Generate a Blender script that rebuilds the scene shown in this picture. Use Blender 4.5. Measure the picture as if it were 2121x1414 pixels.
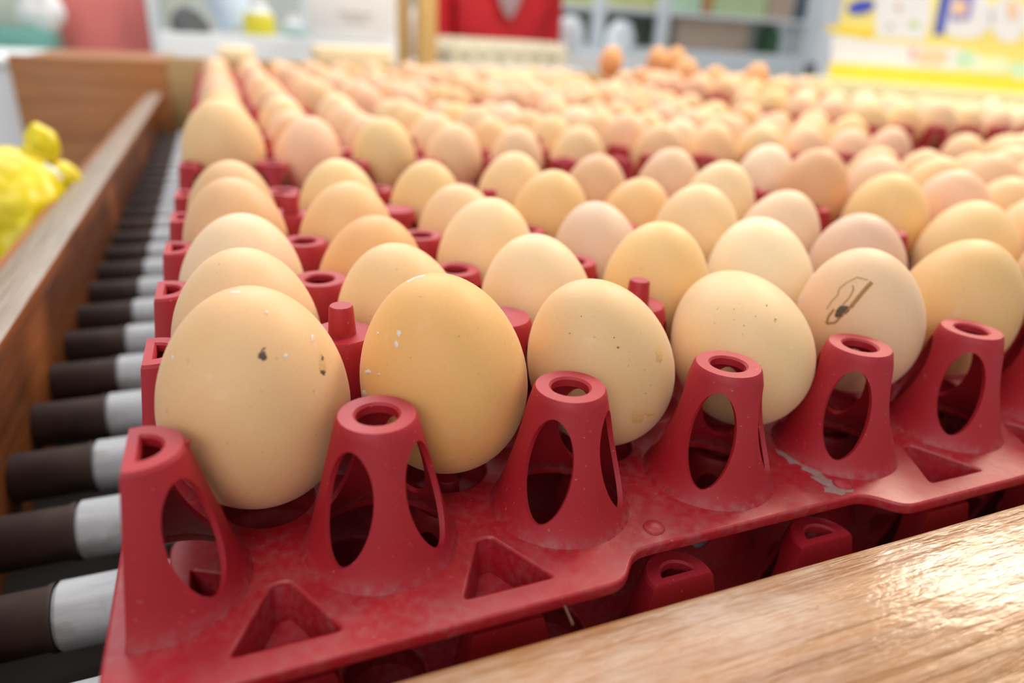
import bpy, bmesh, math, random
from mathutils import Vector, Matrix, Euler, noise

# ------------------------------------------------------------------ units
# all layout numbers are in "cups" (distance between two neighbouring tray pegs); one cup = 48 mm
U = 0.048
random.seed(7)
scene = bpy.context.scene
for o in list(bpy.data.objects):
    bpy.data.objects.remove(o)

# ------------------------------------------------------------------ camera
FPX, W, H = 1434.337, 2121.0, 1414.0
CAM = Vector((0.468, -2.815, 1.63))
EUL = Euler([math.radians(a) for a in (66.316, -2.932, -21.659)], 'XYZ')
RM = EUL.to_matrix()
cd = bpy.data.cameras.new('camera')
cam = bpy.data.objects.new('camera', cd)
scene.collection.objects.link(cam)
cam.location = CAM * U
cam.rotation_euler = EUL
cd.sensor_width = 36.0
cd.lens = FPX / W * 36.0
cd.clip_start = 0.01
cd.dof.use_dof = True
cd.dof.focus_distance = 3.75 * U
cd.dof.aperture_fstop = 6.3
scene.camera = cam

# ------------------------------------------------------------------ world and lamps
world = bpy.data.worlds.new('shop_daylight')
scene.world = world
world.use_nodes = True
bg = world.node_tree.nodes['Background']
bg.inputs[0].default_value = (0.93, 0.96, 1.0, 1)
bg.inputs[1].default_value = 0.44

def area(name, loc, target, size, power, col, size_y=None):
    ld = bpy.data.lights.new(name, 'AREA')
    ld.energy = power
    ld.color = col
    ld.size = size
    if size_y:
        ld.shape = 'RECTANGLE'
        ld.size_y = size_y
    o = bpy.data.objects.new(name, ld)
    scene.collection.objects.link(o)
    o.location = loc
    o.rotation_euler = (Vector(target) - Vector(loc)).to_track_quat('-Z', 'Y').to_euler()
    return o
area('ceiling_lamp', (0.45, 1.35, 1.55), (0.2, 0.1, 0), 1.5, 17, (1.0, 0.98, 0.96), 0.7)
area('pendant_lamp', (1.45, 0.80, 1.22), (0.2, 0.05, 0), 0.55, 21, (1.0, 0.86, 0.66), 0.35)
area('ceiling_lamp', (0.6, 3.4, 2.1), (0.6, 2.9, 0), 2.2, 46, (0.95, 0.98, 1.0), 1.2)
area('ceiling_lamp', (-0.35, -0.15, 1.9), (0.1, 0.05, 0), 1.4, 9, (1.0, 0.98, 0.96), 0.8)
area('shop_window', (-1.3, -2.2, 1.5), (0.1, 0.1, -0.05), 1.6, 18, (0.97, 0.98, 1.0), 1.2)

scene.view_settings.view_transform = 'Standard'
scene.view_settings.look = 'None'
scene.view_settings.gamma = 1.0
scene.view_settings.use_curve_mapping = False
scene.view_settings.exposure = 0.27

# ------------------------------------------------------------------ helpers
COL = scene.collection

def at(u, v, x=None, y=None, z=None):
    """point (in cups) on the sight line of photo pixel u,v where one coordinate is known"""
    d = RM @ Vector(((u - W / 2) / FPX, -(v - H / 2) / FPX, -1.0))
    if z is not None: t = (z - CAM.z) / d.z
    elif y is not None: t = (y - CAM.y) / d.y
    else: t = (x - CAM.x) / d.x
    return CAM + d * t

def pix(P):
    q = RM.transposed() @ (Vector(P) - CAM)
    return W / 2 + FPX * q.x / -q.z, H / 2 - FPX * q.y / -q.z, -q.z

def lin(r, g, b):
    f = lambda c: (c / 255 / 12.92) if c / 255 <= 0.04045 else ((c / 255 + 0.055) / 1.055) ** 2.4
    return (f(r), f(g), f(b), 1.0)

def tag(o, label=None, cat=None, group=None, kind=None):
    if label: o['label'] = label
    if cat: o['category'] = cat
    if group: o['group'] = group
    if kind: o['kind'] = kind
    return o

def link(o, parent=None):
    COL.objects.link(o)
    if parent: o.parent = parent
    return o

def empty(name, loc=(0, 0, 0), parent=None):
    o = bpy.data.objects.new(name, None)
    o.empty_display_size = 0.01
    o.location = Vector(loc) * U
    return link(o, parent)

def mesh_from_bm(name, bm, mat=None, smooth=None):
    """bm is in cups; the mesh is in metres"""
    bmesh.ops.recalc_face_normals(bm, faces=bm.faces)
    bm.transform(Matrix.Scale(U, 4))
    me = bpy.data.meshes.new(name)
    bm.to_mesh(me)
    bm.free()
    if mat: me.materials.append(mat)
    if smooth is not None:
        me.shade_smooth()
        me.set_sharp_from_angle(angle=math.radians(smooth))
    return me

def obj(name, me, parent=None, loc=(0, 0, 0)):
    o = bpy.data.objects.new(name, me)
    o.location = Vector(loc) * U
    return link(o, parent)

def bm_box(bm, x0, x1, y0, y1, z0, z1, bevel=0.0, seg=2):
    r = bmesh.ops.create_cube(bm, size=1)
    vs = r['verts']
    for v in vs:
        v.co = Vector((x0 if v.co.x < 0 else x1, y0 if v.co.y < 0 else y1, z0 if v.co.z < 0 else z1))
    if bevel > 0:
        es = list({e for v in vs for e in v.link_edges})
        bmesh.ops.bevel(bm, geom=es, offset=bevel, segments=seg, affect='EDGES', profile=0.5)
    return vs

def box(name, x0, x1, y0, y1, z0, z1, mat, parent=None, bevel=0.0):
    bm = bmesh.new()
    bm_box(bm, x0, x1, y0, y1, z0, z1, bevel)
    return obj(name, mesh_from_bm(name, bm, mat, 35 if bevel else None), parent)

def bm_lathe(bm, prof, n=24, cx=0, cy=0, axis='z'):
    """prof: list of (radius, height); radius 0 closes"""
    rings = []
    for r, h in prof:
        if r <= 1e-6:
            rings.append([bm.verts.new((cx, cy, h))])
        else:
            rings.append([bm.verts.new((cx + r * math.cos(2 * math.pi * k / n), cy + r * math.sin(2 * math.pi * k / n), h)) for k in range(n)])
    for a, b in zip(rings, rings[1:]):
        for k in range(n):
            k2 = (k + 1) % n
            if len(a) == 1 and len(b) == 1: continue
            if len(a) == 1: bm.faces.new((a[0], b[k], b[k2]))
            elif len(b) == 1: bm.faces.new((a[k], a[k2], b[0]))
            else: bm.faces.new((a[k], a[k2], b[k2], b[k]))
    return [v for r in rings for v in r]

# ------------------------------------------------------------------ materials
def new_mat(name):
    m = bpy.data.materials.new(name)
    m.use_nodes = True
    return m, m.node_tree, m.node_tree.nodes['Principled BSDF']

def N(nt, typ, **kw):
    n = nt.nodes.new(typ)
    for k, v in kw.items(): setattr(n, k, v)
    return n

def mapping(nt, scale, coord='Object'):
    tc = N(nt, 'ShaderNodeTexCoord')
    mp = N(nt, 'ShaderNodeMapping')
    mp.inputs['Scale'].default_value = scale
    nt.links.new(tc.outputs[coord], mp.inputs[0])
    return mp

def noise_fac(nt, vec, scale, detail, lo, hi):
    nz = N(nt, 'ShaderNodeTexNoise')
    nz.inputs['Scale'].default_value = scale
    nz.inputs['Detail'].default_value = detail
    nt.links.new(vec, nz.inputs['Vector'])
    mr = N(nt, 'ShaderNodeMapRange')
    mr.inputs['From Min'].default_value = lo
    mr.inputs['From Max'].default_value = hi
    nt.links.new(nz.outputs['Fac'], mr.inputs['Value'])
    return mr.outputs['Result'], nz

def mix(nt, fac, a, b, blend='MIX'):
    mx = N(nt, 'ShaderNodeMix', data_type='RGBA', blend_type=blend)
    for s, v in ((mx.inputs[0], fac), (mx.inputs[6], a), (mx.inputs[7], b)):
        if isinstance(v, (tuple, float, int)): s.default_value = v
        else: nt.links.new(v, s)
    return mx.outputs[2]

def math_node(nt, op, a, b):
    m = N(nt, 'ShaderNodeMath', operation=op)
    for s, v in ((m.inputs[0], a), (m.inputs[1], b)):
        if isinstance(v, (float, int)): s.default_value = v
        else: nt.links.new(v, s)
    return m.outputs[0]

def bump(nt, bsdf, height, strength, dist=0.001):
    b = N(nt, 'ShaderNodeBump')
    b.inputs['Strength'].default_value = strength
    b.inputs['Distance'].default_value = dist
    nt.links.new(height, b.inputs['Height'])
    nt.links.new(b.outputs[0], bsdf.inputs['Normal'])

def plain(name, rgb, rough=0.5, var=0.06, scale=20, metal=0.0, spec=0.5):
    m, nt, b = new_mat(name)
    mp = mapping(nt, (1, 1, 1))
    f, _ = noise_fac(nt, mp.outputs[0], scale, 4, 0.3, 0.7)
    c = lin(*rgb)
    dark = tuple(x * (1 - var * 2) for x in c[:3]) + (1,)
    nt.links.new(mix(nt, f, dark, c), b.inputs['Base Color'])
    b.inputs['Roughness'].default_value = rough
    b.inputs['Metallic'].default_value = metal
    b.inputs['Specular IOR Level'].default_value = spec
    return m

def egg_material():
    m, nt, b = new_mat('egg_shell')
    oi = N(nt, 'ShaderNodeObjectInfo')
    tc = N(nt, 'ShaderNodeTexCoord')
    add = N(nt, 'ShaderNodeVectorMath', operation='MULTIPLY_ADD')
    cmb = N(nt, 'ShaderNodeCombineXYZ')
    nt.links.new(oi.outputs['Random'], cmb.inputs[0])
    nt.links.new(oi.outputs['Random'], cmb.inputs[1])
    nt.links.new(cmb.outputs[0], add.inputs[0])
    add.inputs[1].default_value = (9, 5, 7)
    nt.links.new(tc.outputs['Object'], add.inputs[2])
    v = add.outputs[0]
    cloud, _ = noise_fac(nt, v, 60, 3, 0.35, 0.7)
    fine, fz = noise_fac(nt, v, 900, 3, 0.3, 0.7)
    speck, _ = noise_fac(nt, v, 700, 2, 0.70, 0.76)
    pale, _ = noise_fac(nt, v, 160, 4, 0.66, 0.78)
    c1 = mix(nt, math_node(nt, 'MULTIPLY', cloud, 0.35), oi.outputs['Color'], mix(nt, 1.0, oi.outputs['Color'], (0.93, 0.84, 0.74, 1), 'MULTIPLY'))
    c2 = mix(nt, math_node(nt, 'MULTIPLY', fine, 0.10), c1, mix(nt, 1.0, c1, (0.75, 0.68, 0.6, 1), 'MULTIPLY'))
    c3 = mix(nt, math_node(nt, 'MULTIPLY', pale, 0.18), c2, (0.86, 0.72, 0.6, 1))
    c4 = mix(nt, math_node(nt, 'MULTIPLY', speck, 0.45), c3, (0.30, 0.17, 0.08, 1))
    nt.links.new(c4, b.inputs['Base Color'])
    b.inputs['Roughness'].default_value = 0.55
    b.inputs['Specular IOR Level'].default_value = 0.45
    b.inputs['Sheen Weight'].default_value = 0.16
    b.inputs['Sheen Roughness'].default_value = 0.45
    b.inputs['Sheen Tint'].default_value = (1.0, 0.92, 0.86, 1)
    b.inputs['Subsurface Weight'].default_value = 0.12
    b.inputs['Subsurface Radius'].default_value = (0.9, 0.5, 0.3)
    b.inputs['Subsurface Scale'].default_value = 0.004
    bump(nt, b, fz.outputs['Fac'], 0.10, 0.0004)
    return m

def tray_material(name, rgb, dusty, dull=0.0):
    m, nt, b = new_mat(name)
    g = N(nt, 'ShaderNodeNewGeometry')
    tc = N(nt, 'ShaderNodeTexCoord')
    v = tc.outputs['Object']
    f1, _ = noise_fac(nt, g.outputs['Position'], 55, 6, 0.3, 0.8)
    f2, _ = noise_fac(nt, g.outputs['Position'], 900, 2, 0.70, 0.78)
    f3, _ = noise_fac(nt, g.outputs['Position'], 420, 8, 0.40, 0.85)
    f4, _ = noise_fac(nt, g.outputs['Position'], 60, 4, 0.40, 0.70)
    base = lin(*rgb)
    worn = lin(min(255, rgb[0] + 10), rgb[1] + 12, rgb[2] + 12)
    c1 = mix(nt, math_node(nt, 'MULTIPLY', f1, 0.55), base, worn)
    # dust lies thickest where parts meet the plate: mask by own height (a deposit, not shade)
    sep = N(nt, 'ShaderNodeSeparateXYZ')
    nt.links.new(v, sep.inputs[0])
    mr = N(nt, 'ShaderNodeMapRange')
    mr.inputs['From Min'].default_value = 0.07 * U
    mr.inputs['From Max'].default_value = 0.0
    nt.links.new(sep.outputs[2], mr.inputs['Value'])
    dust = math_node(nt, 'MULTIPLY', math_node(nt, 'MULTIPLY', mr.outputs[0], math_node(nt, 'MULTIPLY', f3, math_node(nt, 'ADD', f4, 0.35))), dusty)
    c2 = mix(nt, dust, c1, lin(150, 135, 128))
    c3 = mix(nt, math_node(nt, 'MULTIPLY', f2, 0.35 * dusty + 0.08), c2, lin(205, 185, 178))
    nt.links.new(c3, b.inputs['Base Color'])
    rr = N(nt, 'ShaderNodeMapRange')
    rr.inputs['To Min'].default_value = 0.36 + dull
    rr.inputs['To Max'].default_value = 0.50 + dull
    nt.links.new(f1, rr.inputs['Value'])
    nt.links.new(rr.outputs[0], b.inputs['Roughness'])
    b.inputs['Specular IOR Level'].default_value = 0.55
    b.inputs['Subsurface Weight'].default_value = 0.10
    b.inputs['Subsurface Radius'].default_value = (1.0, 0.15, 0.12)
    b.inputs['Subsurface Scale'].default_value = 0.003
    bump(nt, b, f3, 0.05, 0.0006)
    return m

def wood_material(name, c_light, c_dark, axis, rough=0.4, grain=1.0, spec=0.5, worn=None, worn_top=None, bmp=0.5, coat=0.0):
    m, nt, b = new_mat(name)
    sc = {'x': (1.2, 22, 22), 'y': (22, 1.2, 22), 'z': (22, 22, 1.2)}[axis]
    mp = mapping(nt, tuple(s * grain for s in sc))
    f, nz = noise_fac(nt, mp.outputs[0], 4.0, 8, 0.30, 0.72)
    nz.inputs['Distortion'].default_value = 0.6
    f2, nz2 = noise_fac(nt, mp.outputs[0], 16.0, 6, 0.42, 0.7)
    c = mix(nt, f, lin(*c_dark), lin(*c_light))
    c = mix(nt, math_node(nt, 'MULTIPLY', f2, 0.28), c, mix(nt, 1.0, c, (0.62, 0.5, 0.4, 1), 'MULTIPLY'))
    if worn:
        mp2 = mapping(nt, (1, 1, 1))
        f3, _ = noise_fac(nt, mp2.outputs[0], 38.0, 7, 0.52, 0.72)
        c = mix(nt, math_node(nt, 'MULTIPLY', f3, 0.55), c, lin(*worn))
    if worn_top:      # the top face is rubbed bare
        g = N(nt, 'ShaderNodeNewGeometry')
        sp = N(nt, 'ShaderNodeSeparateXYZ')
        nt.links.new(g.outputs['True Normal'], sp.inputs[0])
        mrt = N(nt, 'ShaderNodeMapRange')
        mrt.inputs['From Min'].default_value = 0.5
        mrt.inputs['From Max'].default_value = 0.9
        nt.links.new(sp.outputs[2], mrt.inputs['Value'])
        c = mix(nt, math_node(nt, 'MULTIPLY', mrt.outputs[0], 0.9), c, mix(nt, math_node(nt, 'MULTIPLY', f, 0.5), lin(*worn_top), lin(140, 112, 84)))
    nt.links.new(c, b.inputs['Base Color'])
    rr = N(nt, 'ShaderNodeMapRange')
    rr.inputs['To Min'].default_value = rough - 0.08
    rr.inputs['To Max'].default_value = rough + 0.14
    nt.links.new(f2, rr.inputs['Value'])
    nt.links.new(rr.outputs[0], b.inputs['Roughness'])
    b.inputs['Specular IOR Level'].default_value = spec
    bump(nt, b, nz2.outputs['Fac'], bmp, 0.002)
    if coat:
        b.inputs['Coat Weight'].default_value = coat
        b.inputs['Coat Roughness'].default_value = 0.14
        mp3 = mapping(nt, {'x': (0.35, 1, 1), 'y': (1, 0.35, 1), 'z': (1, 1, 0.35)}[axis])
        _, nz3 = noise_fac(nt, mp3.outputs[0], 260, 5, 0.3, 0.7)
        b2 = N(nt, 'ShaderNodeBump')
        b2.inputs['Strength'].default_value = 0.45
        b2.inputs['Distance'].default_value = 0.0012
        nt.links.new(nz3.outputs['Fac'], b2.inputs['Height'])
        nt.links.new(b2.outputs[0], b.inputs['Coat Normal'])
    return m

EGG = egg_material()
TRAY = tray_material('red_tray_plastic', (160, 15, 30), 0.30)
TRAYPEG = tray_material('red_peg_plastic', (160, 15, 30), 0.6, 0.14)
FRONTWOOD = wood_material('varnished_rail_wood', (172, 122, 74), (144, 95, 52), 'x', 0.33, 1.0, 0.5, (178, 156, 134), None, 0.8, 0.4)
BOARDWOOD = wood_material('side_board_wood', (176, 104, 52), (140, 78, 36), 'y', 0.5, 1.0, 0.3)
SIDEWOOD = wood_material('side_rail_wood', (168, 100, 50), (128, 72, 34), 'y', 0.42, 1.0, 0.4, None, (146, 136, 123))
ENDWOOD = wood_material('end_rail_wood', (206, 172, 112), (176, 138, 84), 'x', 0.5)
BROWNWOOD = wood_material('brown_counter_wood', (176, 116, 62), (152, 94, 48), 'x', 0.45, 0.6)
POSTWOOD = wood_material('pale_post_wood', (222, 184, 116), (204, 162, 94), 'z', 0.5)

def roller_material():
    m, nt, b = new_mat('grey_roller')
    mp = mapping(nt, (6, 40, 40))
    f, nz = noise_fac(nt, mp.outputs[0], 5, 6, 0.35, 0.75)
    mp2 = mapping(nt, (1, 1, 1))
    f2, _ = noise_fac(nt, mp2.outputs[0], 60, 6, 0.56, 0.72)
    c = mix(nt, f, lin(204, 208, 211), lin(236, 239, 242))
    c = mix(nt, math_node(nt, 'MULTIPLY', f2, 0.6), c, lin(140, 130, 105))
    nt.links.new(c, b.inputs['Base Color'])
    b.inputs['Roughness'].default_value = 0.5
    bump(nt, b, nz.outputs['Fac'], 0.3, 0.001)
    return m
ROLLER = roller_material()
AXLE = plain('brown_roller_end', (84, 66, 58), 0.6, 0.2, 80)
BEDDARK = plain('dark_bed_board', (46, 36, 30), 0.8, 0.2, 30)

# ------------------------------------------------------------------ the setting
FLOOR_Z = -19.0
fl = box('floor', -60, 90, -40, 110, FLOOR_Z - 1, FLOOR_Z, plain('floor_tile', (176, 172, 164), 0.4, 0.05, 3))
tag(fl, 'pale floor under the egg table', 'floor', kind='structure')
wb = box('wall_back', -60, 90, 100, 101.5, FLOOR_Z, 34, plain('back_wall_paint', (206, 208, 198), 0.7, 0.03, 2))
tag(wb, 'pale wall behind the shelves', 'wall', kind='structure')

# ------------------------------------------------------------------ roller table
RAIL_Z = -0.70          # top of the wooden rails
ROLL_R = 0.235
ROLL_TOP = -1.90
TX0, TX1, TY1 = -1.27, 26.0, 25.0
table = empty('roller_table', (-1.27, -0.86, FLOOR_Z))
tag(table, 'wooden roller table with brown side rail and grey rollers carrying the egg trays', 'table')
def tpart(name, *a, **k):
    o = box(name, *a, **k)
    o.parent = table
    o.location = -table.location
    return o
tpart('front_rail', -1.72, 26.2, -1.95, -0.86, -2.6, RAIL_Z, FRONTWOOD, bevel=0.05)
tpart('side_rail', -1.70, TX0, -0.855, TY1 - 0.005, -0.86, RAIL_Z, SIDEWOOD, bevel=0.03)
tpart('side_board', -1.92, -1.55, -0.855, TY1 - 0.005, -3.0, -0.865, BOARDWOOD)
tpart('end_rail', -1.05, 26.2, TY1, TY1 + 0.6, -2.6, 0.44, ENDWOOD, bevel=0.03)
tpart('bed_board', -1.545, TX1, -0.85, TY1 - 0.005, -2.9, -2.62, BEDDARK)
for lx in (-1.6, 24.9):
    for ly in (-1.8, TY1 - 1.8):
        tpart('table_leg', lx, lx + 1.1, ly, ly + 1.1, FLOOR_Z, -2.91, BROWNWOOD, bevel=0.04)
bm = bmesh.new()
bm_lathe(bm, [(0, 0), (ROLL_R - 0.03, 0), (ROLL_R, 0.03), (ROLL_R, 26.8), (0, 26.8)], 32)
bm.transform(Matrix.Rotation(math.radians(90), 4, 'Y'))
roller_me = mesh_from_bm('roller', bm, ROLLER, 40)
bm = bmesh.new()
bm_lathe(bm, [(0, 0), (ROLL_R * 0.92, 0), (ROLL_R * 0.92, 0.57), (ROLL_R * 0.985, 0.60), (ROLL_R * 0.985, 0.63)], 28)
bm.transform(Matrix.Rotation(math.radians(90), 4, 'Y'))
axle_me = mesh_from_bm('axle_end', bm, AXLE, 40)
k = 0
ry = -0.32
while ry < TY1 - 0.3:
    r = obj('roller', roller_me, table)
    r.location = Vector((-0.91, ry, ROLL_TOP - ROLL_R)) * U - table.location
    r.rotation_euler = (random.uniform(0, 6), 0, 0)
    a = obj('axle_end', axle_me, r, (-0.629, 0, 0))
    ry += 0.945
    k += 1

# ------------------------------------------------------------------ egg tray
PEG_H = 0.71
def peg_r(h):
    return 0.192 + (0.366 - 0.192) * (1 - h / PEG_H) + 0.026 * math.exp(-max(h, 0) / 0.05)

SLOT_C, SLOT_H, SLOT_W = 0.362, 0.275, 0.135
def sector(bm, th0, per=10, rings=3, slot=True):
    """quarter of the peg wall centred on angle th0, with an oval opening"""
    q = math.pi / 4
    out = []
    for k in range(per): out.append((-q + 2 * q * k / per, 0.0))
    for k in range(per): out.append((q, PEG_H * k / per))
    for k in range(per): out.append((q - 2 * q * k / per, PEG_H))
    for k in range(per): out.append((-q, PEG_H - PEG_H * k / per))
    grid = []
    for (t, h) in out:
        ang = math.atan2((h - SLOT_C) / 0.36, t / q)
        hh = SLOT_C + SLOT_H * math.sin(ang)
        cc = math.cos(ang)
        tt = SLOT_W * math.copysign(abs(cc) ** 1.12, cc) / peg_r(hh)
        col = []
        for r in range(rings + 1):
            f = r / rings
            col.append((tt + (t - tt) * f, hh + (h - hh) * f))
        grid.append(col)
    vg = [[bm.verts.new((peg_r(h) * math.cos(th0 + t), peg_r(h) * math.sin(th0 + t), h)) for (t, h) in col] for col in grid]
    n = len(vg)
    for k in range(n):
        a, b = vg[k], vg[(k + 1) % n]
        for r in range(rings):
            bm.faces.new((a[r], b[r], b[r + 1], a[r + 1]))

def cap_profile(kind):
    R = peg_r(PEG_H)
    top = PEG_H + 0.018
    if kind == 'hole':
        return [(R, PEG_H), (R - 0.012, top), (0.112, top), (0.10, top - 0.012), (0.098, top - 0.05)]
    return [(R, PEG_H), (R - 0.012, top), (R - 0.05, top - 0.004), (0.0, top - 0.012)]

def full_peg(kind, name):
    bm = bmesh.new()
    for k in range(4): sector(bm, math.pi / 4 + k * math.pi / 2)
    n = 40
    prof = cap_profile(kind)
    rings = []
    for r, h in prof:
        rings.append([bm.verts.new((r * math.cos(2 * math.pi * k / n), r * math.sin(2 * math.pi * k / n), h)) for k in range(n)] if r > 0 else [bm.verts.new((0, 0, h))])
    for a, b in zip(rings, rings[1:]):
        for k in range(n):
            k2 = (k + 1) % n
            bm.faces.new((a[k], a[k2], b[0]) if len(b) == 1 else (a[k], a[k2], b[k2], b[k]))
    bmesh.ops.remove_doubles(bm, verts=bm.verts, dist=0.0008)
    bmesh.ops.recalc_face_normals(bm, faces=bm.faces)
    bmesh.ops.solidify(bm, geom=bm.faces[:], thickness=0.028)
    return mesh_from_bm(name, bm, TRAYPEG, 38)

def cut_x(h):           # the flat outer face of an edge peg leans a little
    return -0.045 - 0.07 * (1 - h / PEG_H)

def half_peg(name):
    """edge peg: cone cut flat on its -x side"""
    bm = bmesh.new()
    sector(bm, math.pi / 4)
    sector(bm, -math.pi / 4)
    hs = [PEG_H * k / 10 for k in range(11)]
    edge = {1: [], -1: []}
    for s in (1, -1):
        cols = []
        for h in hs:
            r = peg_r(h)
            te = math.pi / 2 + math.asin(min(1, -cut_x(h) / r))
            cols.append([bm.verts.new((r * math.cos(math.pi / 2 + (te - math.pi / 2) * f / 3), s * r * math.sin(math.pi / 2 + (te - math.pi / 2) * f / 3), h)) for f in range(4)])
            edge[s].append(cols[-1][-1])
        for a, b in zip(cols, cols[1:]):
            for f in range(3): bm.faces.new((a[f], a[f + 1], b[f + 1], b[f]))
    for k in range(10):
        bm.faces.new((edge[1][k], edge[-1][k], edge[-1][k + 1], edge[1][k + 1]))
    # D shaped top with a D shaped hole
    R = peg_r(PEG_H); top = PEG_H + 0.018
    def dshape(r, cx, h, n=24):
        t0 = math.pi - math.acos(min(1, -cx / r)) if cx < 0 else math.acos(cx / r)
        return [bm.verts.new((r * math.cos(-t0 + 2 * t0 * k / n), r * math.sin(-t0 + 2 * t0 * k / n), h)) for k in range(n + 1)]
    rings = [dshape(R, cut_x(PEG_H), PEG_H), dshape(R - 0.012, cut_x(PEG_H) + 0.006, top), dshape(0.112, 0.004, top), dshape(0.10, 0.012, top - 0.012), dshape(0.098, 0.014, top - 0.05)]
    for a, b in zip(rings, rings[1:]):
        n = len(a)
        for k in range(n):
            bm.faces.new((a[k], a[(k + 1) % n], b[(k + 1) % n], b[k]))
    bmesh.ops.remove_doubles(bm, verts=bm.verts, dist=0.0008)
    bmesh.ops.recalc_face_normals(bm, faces=bm.faces)
    bmesh.ops.solidify(bm, geom=bm.faces[:], thickness=0.026)
    return mesh_from_bm(name, bm, TRAYPEG, 38)

PEG_HOLE = full_peg('hole', 'peg')
PEG_SOLID = full_peg('solid', 'peg')
PEG_HALF = half_peg('peg')
bm = bmesh.new()
bm_lathe(bm, [(0.082, 0), (0.080, 0.02), (0.070, 0.165), (0.062, 0.178), (0, 0.180)], 24)
PIN_ME = mesh_from_bm('pin', bm, TRAYPEG, 40)

X0, X1, Y0, Y1 = -0.20, 6.20, -0.66, 5.66
def circle(cx, cy, r, n): return [(cx + r * math.cos(2 * math.pi * k / n), cy + r * math.sin(2 * math.pi * k / n)) for k in range(n)]
def rounded(pts, r, n=4):
    out = []
    m = len(pts)
    for i in range(m):
        p, a, b = Vector(pts[i]), Vector(pts[i - 1]), Vector(pts[(i + 1) % m])
        da, db = (a - p), (b - p)
        rr = min(r, da.length * 0.4, db.length * 0.4)
        s, e = p + da.normalized() * rr, p + db.normalized() * rr
        for k in range(n + 1):
            t = k / n
            out.append(tuple(s * (1 - t) ** 2 + p * 2 * t * (1 - t) + e * t * t))
    return out
def outline():
    q = [(X0, Y0), (2.04, Y0), (2.20, -0.48), (3.76, -0.48), (3.92, Y0), (X1, Y0),
         (X1, Y1), (3.92, Y1), (3.76, 5.48), (2.20, 5.48), (2.04, Y1), (X0, Y1)]
    return rounded(q, 0.08)
PITS = [0.5, 1.5, 4.5, 5.5]
def tri(cx, flip):
    q = [(cx - 0.225, -0.52), (cx + 0.225, -0.52), (cx + 0.035, -0.155), (cx - 0.035, -0.155)]
    if flip: q = [(x, 5 - y) for x, y in reversed(q)]
    return rounded(q, 0.025, 3)

def deck_mesh(name, mat, detail):
    cu = bpy.data.curves.new(name, 'CURVE')
    cu.dimensions = '2D'
    cu.fill_mode = 'BOTH'
    cu.extrude = 0.020
    cu.bevel_depth = 0.016
    cu.bevel_resolution = 2 if detail else 0
    cu.offset = -0.016
    def add(pts):
        s = cu.splines.new('POLY')
        s.points.add(len(pts) - 1)
        for p, c in zip(s.points, pts): p.co = (c[0], c[1], 0, 1)
        s.use_cyclic_u = True
    add(outline())
    n = 40 if detail else 14
    for j in range(6):
        for i in range(7):
            if 0 < i < 6: add(circle(i, j, peg_r(0) - 0.018, n))
            else:
                s = 1 if i == 0 else -1
                t0 = math.pi - math.acos(0.115 / 0.39)
                add([(i + s * 0.378 * math.cos(-t0 + 2 * t0 * k / 20), j + 0.378 * math.sin(-t0 + 2 * t0 * k / 20)) for k in range(21)])
    for j in range(5):
        for i in range(6): add(circle(i + 0.5, j + 0.5, 0.226, n))
    for c in PITS:
        add(tri(c, False)); add(tri(c, True))
    ob = bpy.data.objects.new('tmp', cu)
    COL.objects.link(ob)
    dg = bpy.context.evaluated_depsgraph_get()
    me0 = bpy.data.meshes.new_from_object(ob.evaluated_get(dg))
    bm = bmesh.new()
    bm.from_mesh(me0)
    bpy.data.objects.remove(ob)
    bpy.data.meshes.remove(me0)
    bm.transform(Matrix.Translation((0, 0, -0.036)))
    # shallow dishes under the eggs
    for j in range(5):
        for i in range(6):
            bm_lathe(bm, [(0.230, -0.05), (0.226, -0.09), (0.21, -0.15), (0, -0.17)], 24 if detail else 10, i + 0.5, j + 0.5)
    # three-cornered pockets in the rim
    for c in PITS:
        for flip in (False, True):
            t = tri(c, flip)
            cx = c; cy = -0.40 if not flip else 5.40
            tops = [bm.verts.new((x, y, -0.02)) for x, y in t]
            bots = [bm.verts.new((cx + (x - cx) * 0.84, cy + (y - cy) * 0.84, -0.20)) for x, y in t]
            m = len(t)
            for k in range(m): bm.faces.new((tops[k], tops[(k + 1) % m], bots[(k + 1) % m], bots[k]))
            bm.faces.new(bots)
    # moulding bumps on the recessed part of the rim
    for (bx, by) in ((2.39, -0.36), (3.71, -0.37), (2.39, 5.36), (3.71, 5.36)):
        bm_lathe(bm, [(0.06, -0.001), (0.054, 0.012), (0.036, 0.021), (0.016, 0.025), (0, 0.026)], 20, bx, by)
    return mesh_from_bm(name, bm, mat, 35)

DECK = deck_mesh('rim_plate', TRAY, True)
DECK_FAR = deck_mesh('rim_plate', TRAY, False)

def joined_tray():
    """small in the photo: plate and plain cones in one mesh"""
    bm = bmesh.new()
    bm.from_mesh(DECK_FAR)
    bm.transform(Matrix.Scale(1 / U, 4))
    for j in range(6):
        for i in range(7):
            vs = bm_lathe(bm, [(peg_r(0), 0), (peg_r(0.1), 0.1), (peg_r(PEG_H), PEG_H), (0.18, PEG_H + 0.018), (0.10, PEG_H + 0.018), (0.09, PEG_H - 0.2)], 12, i, j)
            if i == 0 or i == 6:
                for v in vs:
                    cx = cut_x(min(PEG_H, max(0, v.co.z)))
                    if i == 0: v.co.x = max(v.co.x, cx)
                    else: v.co.x = min(v.co.x, 6 - cx)
    return mesh_from_bm('egg_tray', bm, TRAY, 35)
TRAY_FAR = joined_tray()
LAYER = 0.955            # height of one tray in a stack

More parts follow.
